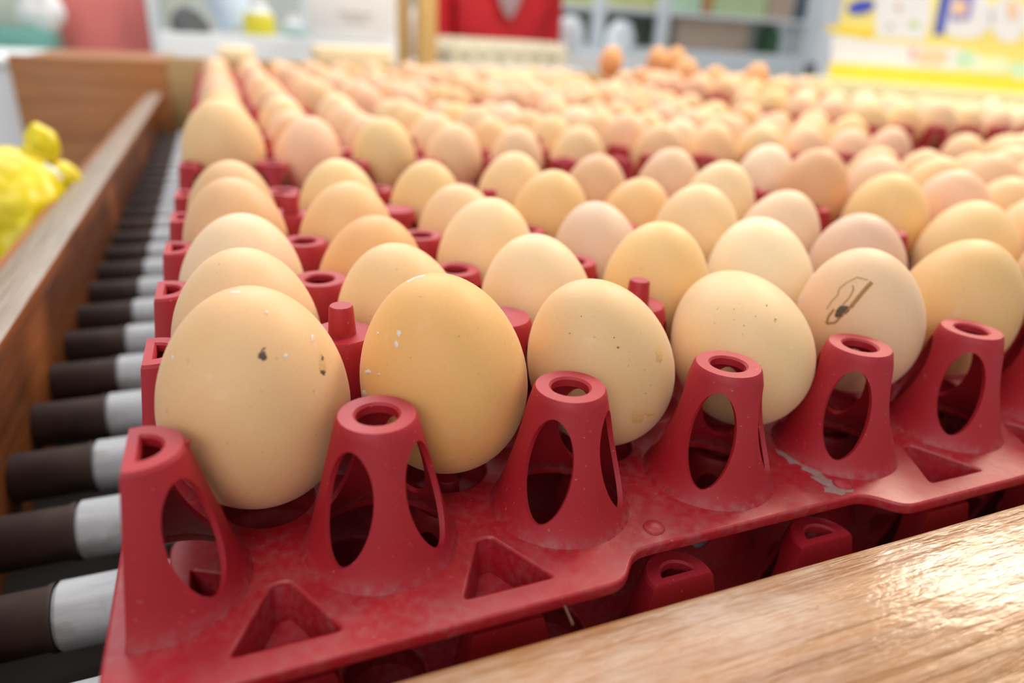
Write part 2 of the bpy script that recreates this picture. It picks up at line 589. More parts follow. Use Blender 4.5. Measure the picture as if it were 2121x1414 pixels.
def make_tray(loc, label, group, rot=False):
    """loc = position of the (0,0) peg of the unrotated tray at plate level"""
    root = empty('egg_tray', loc)
    tag(root, label, 'egg tray', group)
    if rot:
        root.rotation_euler = (0, 0, math.radians(90))
    obj('rim_plate', DECK, root)
    for j in range(6):
        for i in range(7):
            kind = 'hole'
            if j in (1, 4) and 0 < i < 6: kind = 'pin' if i % 2 else 'solid'
            me = PEG_HALF if i in (0, 6) else (PEG_HOLE if kind == 'hole' else PEG_SOLID)
            p = obj('peg', me, root, (i, j, 0))
            if i == 6: p.rotation_euler = (0, 0, math.pi)
            if kind == 'pin': obj('pin', PIN_ME, p, (0, 0, PEG_H + 0.008))
    return root

CX, CY = 6.44, 6.36
ROWW = ['nearest', 'second', 'third', 'fourth', 'fifth']
COLW = ['leftmost', 'second', 'third', 'fourth', 'fifth']
# how much each stack stands above the nearest one
RAISE = {(0, 0): 0, (0, 1): 0.08, (1, 0): 0.07, (1, 1): 0.10, (2, 0): 0.10, (2, 1): 0.14, (3, 0): 0.12, (3, 1): 0.18,
         (0, 2): 0.08, (1, 2): 0.36, (2, 2): 0.46, (0, 3): 0.20, (1, 3): 0.26}
YOFF = {0: 0, 1: 0, 2: 1.9, 3: 1.2}
def in_view(P, m=60):
    u, v, d = pix(P)
    return d > 0 and -m < u < W + m and -m < v < H + m
trays = []
for (r, c), dz in RAISE.items():
    loc = (c * CX, r * CY + YOFF[c], -PEG_H + dz - 0.018)
    trays.append((r, c, loc, dz))
detailed = {(0, 0), (1, 0), (0, 1), (1, 1), (1, 2)}
for r, c, loc, dz in trays:
    lab = f'red plastic egg tray full of eggs, {ROWW[r]} from the front in the {COLW[c]} column'
    if (r, c) in detailed: make_tray(loc, lab, 'full egg trays on top of the stacks')
    else: tag(obj('egg_tray', TRAY_FAR, None, loc), lab, 'egg tray', 'full egg trays on top of the stacks')
# the trays underneath, turned a quarter so their flat edge pegs face the front
def under(r, c, z, label, full):
    loc = (c * CX + 5.5, r * CY + YOFF[c] - 0.5, z)
    if full: t = make_tray(loc, label, 'egg trays lower in the stacks', True)
    else:
        t = tag(obj('egg_tray', TRAY_FAR, None, loc), label, 'egg tray', 'egg trays lower in the stacks')
        t.rotation_euler = (0, 0, math.radians(90))
for r, c, loc, dz in trays:
    if r > 1: continue
    under(r, c, loc[2] - LAYER, f'red egg tray turned sideways beneath the {ROWW[r]} full tray of the {COLW[c]} column', (r, c) == (0, 0))

# ------------------------------------------------------------------ eggs
def egg_mesh(name, n, m, k, ratio):
    bm = bmesh.new()
    prof = []
    zs = [math.cos(math.pi * a / n) for a in range(n + 1)]
    rs = [math.sin(math.pi * a / n) * (1 - k * z) for a, z in zip(range(n + 1), zs)]
    mx = max(rs)
    for r, z in zip(rs, zs): prof.append((0.5 * r / mx, z * ratio / 2))
    prof[0] = (0, ratio / 2); prof[-1] = (0, -ratio / 2)
    bm_lathe(bm, prof, m)
    return mesh_from_bm(name, bm, EGG, 180)
EGG_NEAR = egg_mesh('egg', 40, 56, 0.09, 1.25)
EGG_FAR = egg_mesh('egg', 18, 26, 0.09, 1.25)

# fitted eggs of the nearest trays: width, shift along the row, centre height, tilt, tilt direction
FIT = {(0,0):(.925,-.011,-.097,0,0),(1,0):(.923,-.029,-.096,9,180),(2,0):(.878,-.047,-.15,24,185),(3,0):(.884,.004,-.159,60,80),(4,0):(.85,.034,-.09,10,180),(5,0):(.85,.04,-.085,12,0),
(0,1):(.892,-.009,-.17,0,0),(1,1):(.87,-.034,-.18,8,150),(2,1):(.83,-.03,-.14,8,180),(3,1):(.83,-.019,-.098,0,0),(4,1):(.874,-.008,-.139,20,90),(5,1):(.82,.06,-.1,12,200),(6,1):(.9,.03,-.10,15,45),
(0,2):(.9,0,-.2,5,0),(1,2):(.85,-.03,-.22,10,0),(2,2):(.83,-.06,-.1,5,0),(3,2):(.80,.0,-.15,20,90),(4,2):(.831,.047,-.04,0,0),(5,2):(.80,.06,-.1,12,0),(6,2):(.861,.038,.0,0,0),
(0,3):(.868,-.009,-.11,0,0),(1,3):(.866,-.06,-.161,8,0),(2,3):(.853,.037,-.2,8,180),(3,3):(.80,-.018,-.05,5,0),(4,3):(.79,0,-.14,10,0),(5,3):(.80,.06,.01,5,0),(6,3):(.82,-.05,.13,5,0),
(0,4):(.83,-.017,-.11,4,0),(1,4):(.837,.03,-.11,0,0),(2,4):(.78,-.04,-.1,5,0),(3,4):(.797,-.04,-.03,5,0),(4,4):(.78,.03,-.05,5,0),(5,4):(.785,.05,.01,5,0),(6,4):(.78,.1,.05,5,0)}
TINT = {(0,0):(224,172,114),(1,0):(226,166,92),(2,0):(220,174,116),(3,0):(222,178,122),(4,0):(224,178,130),(5,0):(218,168,102),
(0,1):(226,178,124),(1,1):(224,178,118),(2,1):(232,192,138),(3,1):(230,182,112),(4,1):(234,204,152),(5,1):(216,172,136),(6,1):(226,180,116),
(0,2):(230,190,142),(1,2):(222,160,96),(2,2):(234,192,134),(3,2):(216,174,136),(4,2):(232,188,130),(5,2):(226,186,142),(6,2):(230,182,112),
(0,3):(220,166,112),(1,3):(226,174,112),(2,3):(228,182,126),(3,3):(226,176,108),(4,3):(226,174,108),(5,3):(234,194,138),(6,3):(214,156,104),
(0,4):(222,172,116),(1,4):(232,188,124),(2,4):(226,182,118),(3,4):(232,188,128),(4,4):(216,166,116),(5,4):(222,176,132)}
ORD = ['first', 'second', 'third', 'fourth', 'fifth', 'sixth']
pool = []
for r, c, loc, dz in trays:
    for j in range(5):
        for i in range(6):
            X, Y = loc[0] + i + 0.5, loc[1] + j + 0.5
            key = (i, j) if (r, c) == (0, 0) else ((6 + i, j) if (r, c) == (0, 1) else None)
            if key in FIT:
                D, dx, z, tl, az = FIT[key]
            else:
                D = random.uniform(0.78, 0.90)
                dx = random.uniform(-0.03, 0.03)
                z = -0.10 + dz + random.uniform(-0.07, 0.07)
                tl, az = random.uniform(0, 16), random.uniform(0, 360)
            if (r, c, i, j) == (1, 0, 0, 0): D, dx, z, tl, rgb0 = 1.0, -0.03, 0.13, 0, (230, 184, 124)
            if (r, c, i, j) == (1, 0, 0, 0): rgb = rgb0
            elif key in TINT: rgb = TINT[key]
            else:
                q = random.random()
                if q < 0.74: rgb = (random.randint(226, 234), random.randint(178, 188), random.randint(120, 138))
                elif q < 0.84: rgb = (random.randint(220, 226), random.randint(172, 178), random.randint(122, 134))
                elif q < 0.92: rgb = (236, random.randint(196, 204), random.randint(146, 158))
                else: rgb = (random.randint(212, 220), random.randint(154, 164), random.randint(94, 108))
                if r >= 2: rgb = (rgb[0], int(rgb[1] * 0.97), int(rgb[2] * 0.97))
            P = Vector((X + dx, Y, z))
            u, v, d = pix(P)
            vis = in_view(P)
            pool.append(dict(r=r, c=c, i=i, j=j, P=P, D=D, tl=tl, az=az, rgb=rgb, d=d, vis=vis, near=(r + c) <= 1))
extra = [e for e in pool if not e['vis'] and (e['r'], e['c']) in ((0, 1), (1, 2))]   # rest of the trays cut by the frame
pool = [e for e in pool if e['vis']]
# the ones that show largest are objects of their own
pool.sort(key=lambda e: e['d'] / e['D'])
def colour_word(rgb):
    if rgb[2] >= 155: return 'pale cream'
    if rgb[0] <= 218 and rgb[2] < 105: return 'dark brown'
    if rgb[0] - rgb[1] < 48 and rgb[2] > 125 and rgb[0] < 225: return 'pinkish brown'
    return 'light brown'
def egg_matrix(e):
    ax = Vector((-math.sin(math.radians(e['az'])), math.cos(math.radians(e['az'])), 0))
    return Matrix.Translation(e['P'] * U) @ Matrix.Rotation(math.radians(e['tl']), 4, ax) @ Matrix.Rotation(random.uniform(0, 6.28), 4, 'Z') @ Matrix.Scale(e['D'], 4)
def shell(rgb):
    c = lin(*rgb)
    return (min(0.9, c[0] * 1.05), min(0.8, c[1] * 1.15), min(0.7, c[2] * 1.34), 1)
egg_by = {}
for e in pool[:300] + extra:
    o = bpy.data.objects.new('egg', EGG_NEAR if e['near'] else EGG_FAR)
    COL.objects.link(o)
    o.matrix_world = egg_matrix(e)
    o.color = shell(e['rgb'])
    row = ['front', 'second', 'middle', 'fourth', 'back'][e['j']]
    tag(o, f"{colour_word(e['rgb'])} egg, {ROWW[e['r']]} tray of the {COLW[e['c']]} column, {row} row, {ORD[e['i']]} from left", 'egg', 'eggs in the red trays')
    egg_by[(e['r'], e['c'], e['i'], e['j'])] = o
rest = pool[300:]
if rest:
    bm = bmesh.new()
    for e in rest:
        t = EGG_FAR.copy()
        t.transform(egg_matrix(e))
        bm.from_mesh(t)
        bpy.data.meshes.remove(t)
    bm.transform(Matrix.Scale(1 / U, 4))
    fo = obj('far_eggs', mesh_from_bm('far_eggs', bm, EGG, 180))
    fo.color = shell((230, 178, 118))
    tag(fo, 'many small brown eggs crowded in the farthest trays', 'eggs', kind='stuff')
print('eggs', len(pool))

# ------------------------------------------------------------------ loose eggs lying on top of the far trays
loose = [((1265, 127), 20.6, 'small orange egg lying loose on the far trays, leftmost of the loose eggs'),
         ((1362, 128), 20.9, 'orange egg lying loose on the far trays, left of a touching pair'),
         ((1398, 128), 21.2, 'orange egg lying loose on the far trays, right of a touching pair'),
         ((1418, 158), 16.2, 'dark orange egg lying loose in front of the touching pair'),
         ((1476, 172), 16.8, 'round orange egg lying loose beside the pale counter'),
         ((1565, 165), 17.0, 'tall orange egg standing out above the far right trays')]
for (uv, Y, lab) in loose:
    o = bpy.data.objects.new('egg', EGG_FAR)
    COL.objects.link(o)
    P = at(*uv, y=Y)
    o.matrix_world = Matrix.Translation(P * U) @ Matrix.Rotation(math.radians(random.uniform(0, 50)), 4, 'Y') @ Matrix.Scale(0.84, 4)
    o.color = shell((222, 158, 94))
    tag(o, lab, 'egg', 'loose eggs on top')

# ------------------------------------------------------------------ dirt on the near eggs and the tray
from mathutils.bvhtree import BVHTree
def soil(name, rgb, rough=0.7):
    return plain(name, rgb, rough, 0.08, 900)
SOIL_DARK, SOIL_BROWN, SOIL_WHITE, SOIL_TAN = soil('dark_dropping', (92, 72, 62)), soil('brown_smear', (168, 120, 62)), soil('white_fleck', (226, 214, 200)), soil('tan_stain', (226, 176, 112))
SOIL_GREY = soil('grey_dirt', (150, 112, 106))
def decal(key, name, polys, mat, label=None):
    """thin crust patches on an egg, given as outlines seen in the photo and laid on the shell"""
    egg = egg_by.get(key)
    if egg is None: return
    b0 = bmesh.new(); b0.from_mesh(egg.data); b0.transform(egg.matrix_world); b0.normal_update()
    tree = BVHTree.FromBMesh(b0); b0.free()
    inv = egg.matrix_world.inverted()
    o0 = CAM * U
    bm = bmesh.new()
    for poly in polys:
        cx = sum(p[0] for p in poly) / len(poly); cy = sum(p[1] for p in poly) / len(poly)
        rings = []
        for f, lift in ((1.0, 0.00004), (0.55, 0.00016)):
            ring = []
            for (u, v) in poly:
                uu, vv = cx + (u - cx) * f, cy + (v - cy) * f
                d = (at(uu, vv, z=-5) * U - o0).normalized()
                hit, nrm, _, _ = tree.ray_cast(o0, d)
                if hit is None: break
                if nrm.dot(d) > 0: nrm = -nrm
                ring.append(bm.verts.new(inv @ (hit + nrm * lift)))
            if len(ring) == len(poly): rings.append(ring)
        if len(rings) < 2: continue
        n = len(poly)
        for k in range(n): bm.faces.new((rings[0][k], rings[0][(k + 1) % n], rings[1][(k + 1) % n], rings[1][k]))
        bm.faces.new(rings[1])
    bm.transform(Matrix.Scale(1 / U, 4))
    o = obj(name, mesh_from_bm(name, bm, mat, 60), egg)
    if label: o['label'] = label
def blob(cx, cy, rx, ry, n=11, jit=0.35, ang=0):
    out = []
    for k in range(n):
        a = 2 * math.pi * k / n
        j = 1 + random.uniform(-jit, jit)
        x, y = rx * math.cos(a) * j, ry * math.sin(a) * j
        ca, sa = math.cos(math.radians(ang)), math.sin(math.radians(ang))
        out.append((cx + x * ca - y * sa, cy + x * sa + y * ca))
    return out
def stroke(pts, w):
    segs = []
    for (a, b) in zip(pts, pts[1:]):
        d = Vector((b[0] - a[0], b[1] - a[1]))
        if d.length == 0: continue
        nrm = Vector((-d.y, d.x)).normalized() * w / 2
        segs.append([(a[0] + nrm.x, a[1] + nrm.y), (b[0] + nrm.x, b[1] + nrm.y), (b[0] - nrm.x, b[1] - nrm.y), (a[0] - nrm.x, a[1] - nrm.y)])
    return segs
A1, A2, A3, A5 = (0, 0, 0, 0), (0, 0, 1, 0), (0, 0, 2, 0), (0, 0, 4, 0)
decal(A1, 'dirt_speck', [blob(545, 738, 9, 10), blob(667, 744, 4, 9), blob(669, 770, 5, 8)] + stroke([(541, 728), (547, 720), (550, 722)], 3), SOIL_DARK, 'dark dried specks')
decal(A1, 'dirt_smear', [blob(668, 756, 8, 22, 11, 0.3, -8)], SOIL_TAN)
decal(A1, 'white_fleck', [blob(552, 647, 3, 4), blob(592, 737, 4, 5), blob(487, 605, 14, 3), blob(358, 741, 2, 6), blob(648, 700, 3, 8)], SOIL_WHITE, 'pale flecks')
decal(A2, 'white_fleck', [blob(826, 690, 5, 8), blob(821, 712, 4, 7), blob(757, 780, 11, 9), blob(751, 797, 7, 12), blob(762, 770, 6, 5), blob(754, 815, 5, 6), blob(785, 775, 3, 3), blob(783, 690, 2, 3)]
      + stroke([(842, 585), (858, 576), (880, 570)], 3) + stroke([(790, 626), (800, 606), (815, 596)], 2), SOIL_WHITE, 'white crusty flecks')
decal(A3, 'tan_stain', [blob(1322, 862, 14, 12), blob(1345, 857, 9, 5), blob(1365, 735, 7, 16)], SOIL_TAN, 'faint tan stain')
decal(A3, 'dirt_speck', [blob(1280, 719, 3, 2), blob(1272, 699, 1.5, 1.5), blob(1204, 655, 1.2, 1.2), blob(1180, 690, 1.2, 1.2)], SOIL_BROWN)
decal((0, 0, 3, 0), 'dirt_speck', [blob(1606, 661, 2, 2), blob(1588, 632, 1.5, 1.5), blob(1541, 674, 1.2, 1.2), blob(1565, 655, 1.2, 1.2), blob(1520, 640, 1.2, 1)], SOIL_BROWN)
decal(A5, 'brown_smear', stroke([(1806, 584), (1793, 598), (1778, 616), (1762, 636)], 9) + stroke([(1762, 636), (1742, 655), (1730, 668), (1712, 670), (1716, 655), (1728, 640)], 5)
      + stroke([(1735, 612), (1738, 598), (1752, 586), (1775, 574), (1798, 580)], 2) + stroke([(1712, 640), (1724, 622), (1736, 610)], 2) + stroke([(1745, 632), (1760, 615), (1768, 600), (1766, 590)], 2.5), SOIL_BROWN, 'brown dried streaks')
decal(A5, 'dropping', [blob(1746, 642, 15, 9, 12, 0.2, -30), blob(1738, 652, 8, 6)], SOIL_DARK, 'dark dried dropping')
# a dusty smear and a crumb on the rim of the nearest tray
PLATE = -PEG_H - 0.018
def patch(name, polys, mat, label, cat, th=0.006):
    bm = bmesh.new()
    for poly in polys:
        lo = [bm.verts.new(at(u, v, z=PLATE + 0.0005)) for u, v in poly]
        cx = sum((v.co for v in lo), Vector()) / len(lo)
        hi = [bm.verts.new(cx + (v.co - cx) * 0.7 + Vector((0, 0, th))) for v in lo]
        n = len(lo)
        for k in range(n): bm.faces.new((lo[k], lo[(k + 1) % n], hi[(k + 1) % n], hi[k]))
        bm.faces.new(hi)
    o = obj(name, mesh_from_bm(name, bm, mat, 60))
    return tag(o, label, cat)
patch('dirt_smear', [blob(1642, 945, 30, 13, 16, 0.35, 22), blob(1676, 970, 26, 9, 16, 0.35, 32), blob(1708, 994, 26, 9, 16, 0.4, 22), blob(1734, 1013, 26, 10, 16, 0.4, 10)], SOIL_GREY, 'grey dried dirt smear on the red rim between two pegs', 'dirt', 0.004)
patch('crumb', [blob(1391, 1019, 10, 5)], SOIL_DARK, 'small dark crumb on the red rim of the nearest tray', 'crumb', 0.03)
bm = bmesh.new()
a, b = at(1165, 1245, z=-0.80), at(1186, 1292, y=-0.858)
d = (b - a)
bm_lathe(bm, [(0, 0), (0.007, 0), (0.006, d.length), (0, d.length)], 8)
bm.transform(Matrix.Translation(a) @ d.to_track_quat('Z', 'Y').to_matrix().to_4x4())
tag(obj('straw', mesh_from_bm('straw', bm, soil('dry_straw', (96, 60, 42)), 40)), 'thin dry straw caught between the red rim and the front rail', 'straw')

# ------------------------------------------------------------------ the shop behind
def bgbox(name, u0, v0, u1, v1, Y, dep, mat, label=None, cat=None, group=None, parent=None, bevel=0.05, z0=None):
    um, vm = (u0 + u1) / 2, (v0 + v1) / 2
    x0, x1 = at(u0, vm, y=Y).x, at(u1, vm, y=Y).x
    z1 = at(um, v0, y=Y).z
    zb = at(um, v1, y=Y).z if z0 is None else z0
    o = box(name, x0, x1, Y, Y + dep, zb, z1, mat, None, bevel)
    if parent:
        o.parent = parent
        o.location = -parent.location
    if label: tag(o, label, cat, group)
    return o
WHITE = plain('white_laminate', (236, 240, 242), 0.4, 0.02)
WHITE2 = plain('white_card', (240, 240, 240), 0.6, 0.02)
CREAM = plain('cream_card', (246, 230, 190), 0.7, 0.05)
TEAL = plain('teal_plastic', (116, 180, 168), 0.45, 0.08)
PINKRED = plain('red_board', (224, 120, 114), 0.5, 0.10, 6)
PALEBLUE = plain('pale_blue_plastic', (232, 240, 245), 0.35, 0.03)
GREYGREEN = plain('grey_green_card', (198, 204, 190), 0.6, 0.10)
GREYD = plain('dark_grey_plastic', (96, 98, 100), 0.5, 0.1)
YELLOW = plain('yellow_print', (252, 222, 70), 0.45, 0.05)
PALEYEL = plain('pale_yellow_print', (253, 238, 140), 0.5, 0.03)
BLUE = plain('blue_print', (70, 88, 196), 0.5, 0.08)
VIOLET = plain('violet_print', (160, 150, 214), 0.5, 0.08)
MINT = plain('mint_print', (206, 238, 206), 0.5, 0.05)
PEACH = plain('peach_print', (250, 214, 176), 0.5, 0.05)
GREEN = plain('dark_green_plastic', (44, 92, 46), 0.4, 0.12)
BROWNBOX = plain('brown_carton', (206, 182, 164), 0.7, 0.06)
RED = plain('red_cloth', (206, 24, 36), 0.75, 0.1)
PULP = plain('grey_paper_pulp', (226, 218, 194), 0.9, 0.08)

# brown wooden counter and white chest left of the table end
bc = empty('wooden_counter', (-5.6, 25.7, FLOOR_Z))
tag(bc, 'brown wooden counter standing behind the table, left of the eggs', 'counter')
def bcpart(name, *a, **k):
    o = box(name, *a, **k); o.parent = bc; o.location = -bc.location; return o
zt = 0.33
bcpart('front_panel', -5.6, -1.06, 25.0, 25.4, FLOOR_Z, zt, BROWNWOOD, bevel=0.03)
bcpart('counter_body', -5.55, -1.1, 25.41, 33.0, FLOOR_Z, zt - 0.1, BROWNWOOD)
wc = empty('chest', (-12.0, 24.0, FLOOR_Z))
tag(wc, 'white chest at the left edge beside the brown counter', 'chest')
for nm, a in (('chest_body', (-12.0, -5.75, 26.0, 33.0, FLOOR_Z + 0.4, -0.12, WHITE)), ('chest_lid', (-12.1, -5.72, 25.9, 33.1, -0.11, 0.2, WHITE))):
    o = box(nm, *a, bevel=0.08); o.parent = wc; o.location = -wc.location
for fx in (-11.6, -6.6):
    for fy in (26.4, 32.2):
        o = box('foot', fx, fx + 0.5, fy, fy + 0.5, FLOOR_Z, FLOOR_Z + 0.42, GREYD); o.parent = wc; o.location = -wc.location

# crumpled yellow bag hanging over the outside of the side rail
def crumple(name, c, rx, ry, rz, seed, mat, parent, amp=0.25, sub=4):
    bm = bmesh.new()
    bmesh.ops.create_icosphere(bm, subdivisions=sub, radius=1)
    for v in bm.verts:
        n1 = noise.noise(v.co * 1.4 + Vector((seed, 0, 0)))
        n2 = abs(noise.noise(v.co * 3.1 + Vector((0, seed, 0))))
        f = 1 + amp * (n1 * 1.1 - n2 * 0.9 + 0.15)
        v.co = Vector((v.co.x * rx * f, v.co.y * ry * f, v.co.z * rz * f))
    bm.transform(Matrix.Translation(c))
    return obj(name, mesh_from_bm(name, bm, mat, 180), parent)
BAGY = plain('yellow_plastic_film', (246, 224, 30), 0.35, 0.12, 40)
c0 = at(50, 440, y=9.0)
yb = empty('plastic_bag', c0)
tag(yb, 'crumpled bright yellow plastic bag beside the wooden rail at left', 'bag')
def rel(u, v, Y): return at(u, v, y=Y) - c0
crumple('bag_body', rel(10, 450, 9.2), 0.95, 0.8, 0.95, 3.1, BAGY, yb, 0.22)
crumple('bag_fold', rel(46, 500, 8.9), 0.48, 0.5, 0.7, 5.7, BAGY, yb, 0.25)
crumple('bag_handle', rel(86, 300, 9.6), 0.23, 0.2, 0.30, 1.2, BAGY, yb, 0.15, 4)
crumple('bag_handle', rel(62, 325, 9.5), 0.20, 0.2, 0.20, 2.2, BAGY, yb, 0.3, 3)
crumple('bag_fold', rel(132, 372, 9.6), 0.24, 0.25, 0.26, 8.2, BAGY, yb, 0.22, 4)
crumple('bag_knot', rel(98, 370, 9.3), 0.16, 0.15, 0.2, 4.2, WHITE, yb, 0.4, 3)

# boards and goods behind the counter at far left
bgbox('sign_board', 106, -90, 302, 120, 44, 0.5, PINKRED, 'pinkish red board standing behind the brown counter', 'board', z0=-3)
bgbox('post', 304, -90, 334, 120, 43.6, 0.8, WHITE, 'white post right of the pinkish red board', 'post', z0=FLOOR_Z)
bgbox('crate', -60, 58, 108, 112, 41, 5, TEAL, 'teal plastic crate at far left behind the white chest', 'crate')
crumple('sack', at(84, 22, y=42.2), 1.0, 0.8, 1.1, 2.0, WHITE2, None, 0.2); tag(bpy.data.objects['sack'], 'white sack beside the pinkish red board', 'sack')
bgbox('carton', -60, -40, 60, 52, 44.5, 4, GREYGREEN, 'grey green carton on the teal crate', 'carton')

# white counter with bottles and a white box
ct = bgbox('white_counter', 332, 80, 880, 118, 38, 8, WHITE, 'long white counter behind the wooden end rail', 'counter', z0=FLOOR_Z)
CT = at(666, 80, y=38).z
def bottle(name, u, v0, v1, Y, wpx, body, cap, label, tilt=0):
    base = at(u, v1, y=Y)
    base.z = CT + 0.01
    top = at(u, v0, y=Y)
    hgt = top.z - base.z
    _, _, d = pix(base)
    r = wpx / 2 * d / FPX
    root = empty(name, base)
    tag(root, label, 'bottle')
    bm = bmesh.new()
    bm_lathe(bm, [(0, 0), (r * 0.95, 0), (r, 0.05 * hgt), (r * 0.96, 0.42 * hgt), (r * 0.85, 0.56 * hgt)], 28)
    obj('bottle_base', mesh_from_bm('bottle_base', bm, body, 50), root)
    bm = bmesh.new()
    bm_lathe(bm, [(r * 0.85, 0.56 * hgt), (r * 0.7, 0.66 * hgt), (r * 0.42, 0.78 * hgt), (r * 0.40, 0.82 * hgt)], 28)
    obj('bottle_shoulder', mesh_from_bm('bottle_shoulder', bm, cap, 50), root)
    bm = bmesh.new()
    bm_lathe(bm, [(r * 0.40, 0.815 * hgt), (r * 0.5, 0.82 * hgt), (r * 0.5, 0.98 * hgt), (r * 0.42, hgt), (0, hgt)], 24)
    obj('bottle_cap', mesh_from_bm('bottle_cap', bm, cap, 50), root)
    root.rotation_euler = (0, math.radians(tilt), 0)
    root.location.z += r * 0.97 * abs(math.sin(math.radians(tilt))) * U
    return root
bgbox('carton', 338, -60, 396, 78, 42, 3, GREYGREEN, 'grey green carton at the left end of the white counter', 'carton', z0=CT)
crumple('cloth', at(392, 50, y=40.5), 0.9, 0.6, 0.75, 6.0, GREYD, None, 0.35); tag(bpy.data.objects['cloth'], 'dark grey crumpled cloth on the white counter', 'cloth')
bottle('bottle', 506, -120, 66, 42.0, 96, plain('ice_blue_plastic', (214, 228, 244), 0.35, 0.02), WHITE, 'large pale blue bottle leaning left on the white counter', -24)
bottle('bottle', 540, -8, 80, 39.2, 64, plain('lemon_plastic', (232, 222, 60), 0.35, 0.05), WHITE, 'yellow bottle with white cap on the white counter')
bottle('bottle', 612, 30, 98, 38.6, 46, plain('aqua_plastic', (196, 226, 226), 0.3, 0.05), WHITE, 'small pale aqua bottle left of the white box')
wbx = empty('white_box', at(735, 100, y=38.4)); tag(wbx, 'big plain white box on the counter left of the wooden posts', 'box')
o = bgbox('box_body', 640, -80, 824, 104, 38.4, 4, WHITE2, parent=wbx, z0=CT + 0.005)
for (a0, b0, a1, b1) in ((700, 26, 772, 32), (712, 40, 760, 45)):
    bgbox('print_line', a0, b0, a1, b1, 38.36, 0.03, plain('grey_print', (206, 200, 198), 0.6), parent=wbx, bevel=0)
# cream paper packs on the end rail
for (u0, v0, u1, v1, lab) in ((452, 98, 528, 140, 'small cream paper pack on the end rail at left'), (655, 98, 815, 150, 'wide cream paper pack on the end rail left of the posts')):
    t = bgbox('paper_pack', u0, v0, u1, v1, 25.7, 1.6, CREAM, lab, 'pack', bevel=0.12)

# wooden stand with two posts
st = empty('wooden_stand', at(865, 128, y=33)); st.location.z = FLOOR_Z * U
tag(st, 'pale wooden stand with two upright posts behind the eggs', 'stand')
bgbox('post', 826, -160, 850, 128, 33.0, 0.6, POSTWOOD, parent=st, z0=FLOOR_Z)
bgbox('post', 868, -160, 906, 128, 32.4, 0.8, POSTWOOD, parent=st, z0=FLOOR_Z)
bgbox('crosspiece', 828, -160, 905, -120, 33.7, 0.5, POSTWOOD, parent=st)
crumple('paper_roll', at(858, 70, y=36), 0.42, 0.4, 1.2, 9.0, WHITE2, None, 0.04, 3); tag(bpy.data.objects['paper_roll'], 'white roll seen between the two wooden posts', 'roll')

# grey paper pulp egg trays stacked behind the eggs
def pulp_tray():
    bm = bmesh.new()
    bm_box(bm, -0.3, 6.3, -0.3, 6.3, -0.05, 0.12)
    for i in range(7):
        for j in range(7):
            bm_lathe(bm, [(0.34, 0.1), (0.28, 0.35), (0.16, 0.6), (0, 0.64)], 10, i, j)
    return mesh_from_bm('pulp_tray', bm, PULP, 40)
PT = pulp_tray()
p0 = at(940, 128, y=34.5)
p0.z = at(1080, 84, y=34.5).z - 0.64
for k in range(4):
    o = obj('pulp_tray', PT, None, (p0.x + 0.15 * (k % 2), 34.5 + 0.1 * (k % 2), p0.z - (3 - k) * 0.20))
    o.rotation_euler = (0, 0, math.radians(random.uniform(-2, 2)))
    tag(o, f"pale paper pulp egg tray, {['lowest', 'second lowest', 'second highest', 'topmost'][k]} of the nested pulp stack behind the eggs", 'egg tray', 'paper pulp egg trays')
ps = box('packing_table', p0.x - 0.4, p0.x + 7.2, 34.0, 41.2, FLOOR_Z, p0.z - 0.66, WHITE, None, 0.05)
tag(ps, 'white table under the pale paper pulp egg trays', 'table')

# shelf rack at right with goods
rk = empty('shelf_rack', at(1450, 100, y=55)); rk.location.z = FLOOR_Z * U
tag(rk, 'pale blue metal shelf rack with goods behind the eggs', 'shelf')
bgbox('rack_post', 1238, -200, 1260, 150, 55, 0.7, PALEBLUE, parent=rk, z0=FLOOR_Z)
bgbox('rack_post', 1374, -200, 1396, 150, 55, 0.7, PALEBLUE, parent=rk, z0=FLOOR_Z)
bgbox('rack_post', 1690, -200, 1712, 150, 55, 0.7, PALEBLUE, parent=rk, z0=FLOOR_Z)
S1 = at(1440, 26, y=55.2).z
S0 = at(1440, 104, y=55.2).z
xa, xb = at(1150, 30, y=55.2).x, at(1712, 30, y=55.2).x
for nm, zz in (('shelf_board', S1), ('shelf_board', S0)):
    o = box(nm, xa, xb, 55.2, 64, zz - (0.35 if zz == S1 else 2.0), zz, WHITE if zz == S1 else PALEBLUE, None, 0.04)
    o.parent = rk; o.location = -rk.location
o = box('back_panel', xa, xb, 64.02, 64.3, S0 - 2, S1 + 8, GREYGREEN); o.parent = rk; o.location = -rk.location
def shelf_item(name, u0, v0, u1, zb, Y, mat, label, cat, dep=3):
    um = (u0 + u1) / 2
    x0, x1 = at(u0, v0, y=Y).x, at(u1, v0, y=Y).x
    o = box(name, x0, x1, Y, Y + dep, zb + 0.005, max(at(um, v0, y=Y).z, zb + 0.3), mat, None, 0.08)
    return tag(o, label, cat)
shelf_item('carton', 1408, 40, 1556, S0, 57, BROWNBOX, 'pinkish brown carton on the lower shelf of the rack', 'carton')
shelf_item('carton', 1614, 36, 1646, S0, 57, PALEBLUE, 'narrow pale blue carton right of the green bottle', 'carton')
shelf_item('carton', 1654, 36, 1704, S0, 57, WHITE2, 'white carton at the right end of the lower shelf', 'carton')
g0 = at(1585, 100, y=57)
bm = bmesh.new()
bm_lathe(bm, [(0, 0), (0.95, 0), (1.0, 0.1), (1.0, 1.7), (0.7, 2.1), (0.3, 2.3), (0.3, 2.5), (0, 2.5)], 24)
o = obj('bottle', mesh_from_bm('bottle', bm, GREEN, 50), None, (g0.x, 56.6, S0 + 0.005)); tag(o, 'dark green bottle on the lower shelf beside the brown carton', 'bottle')
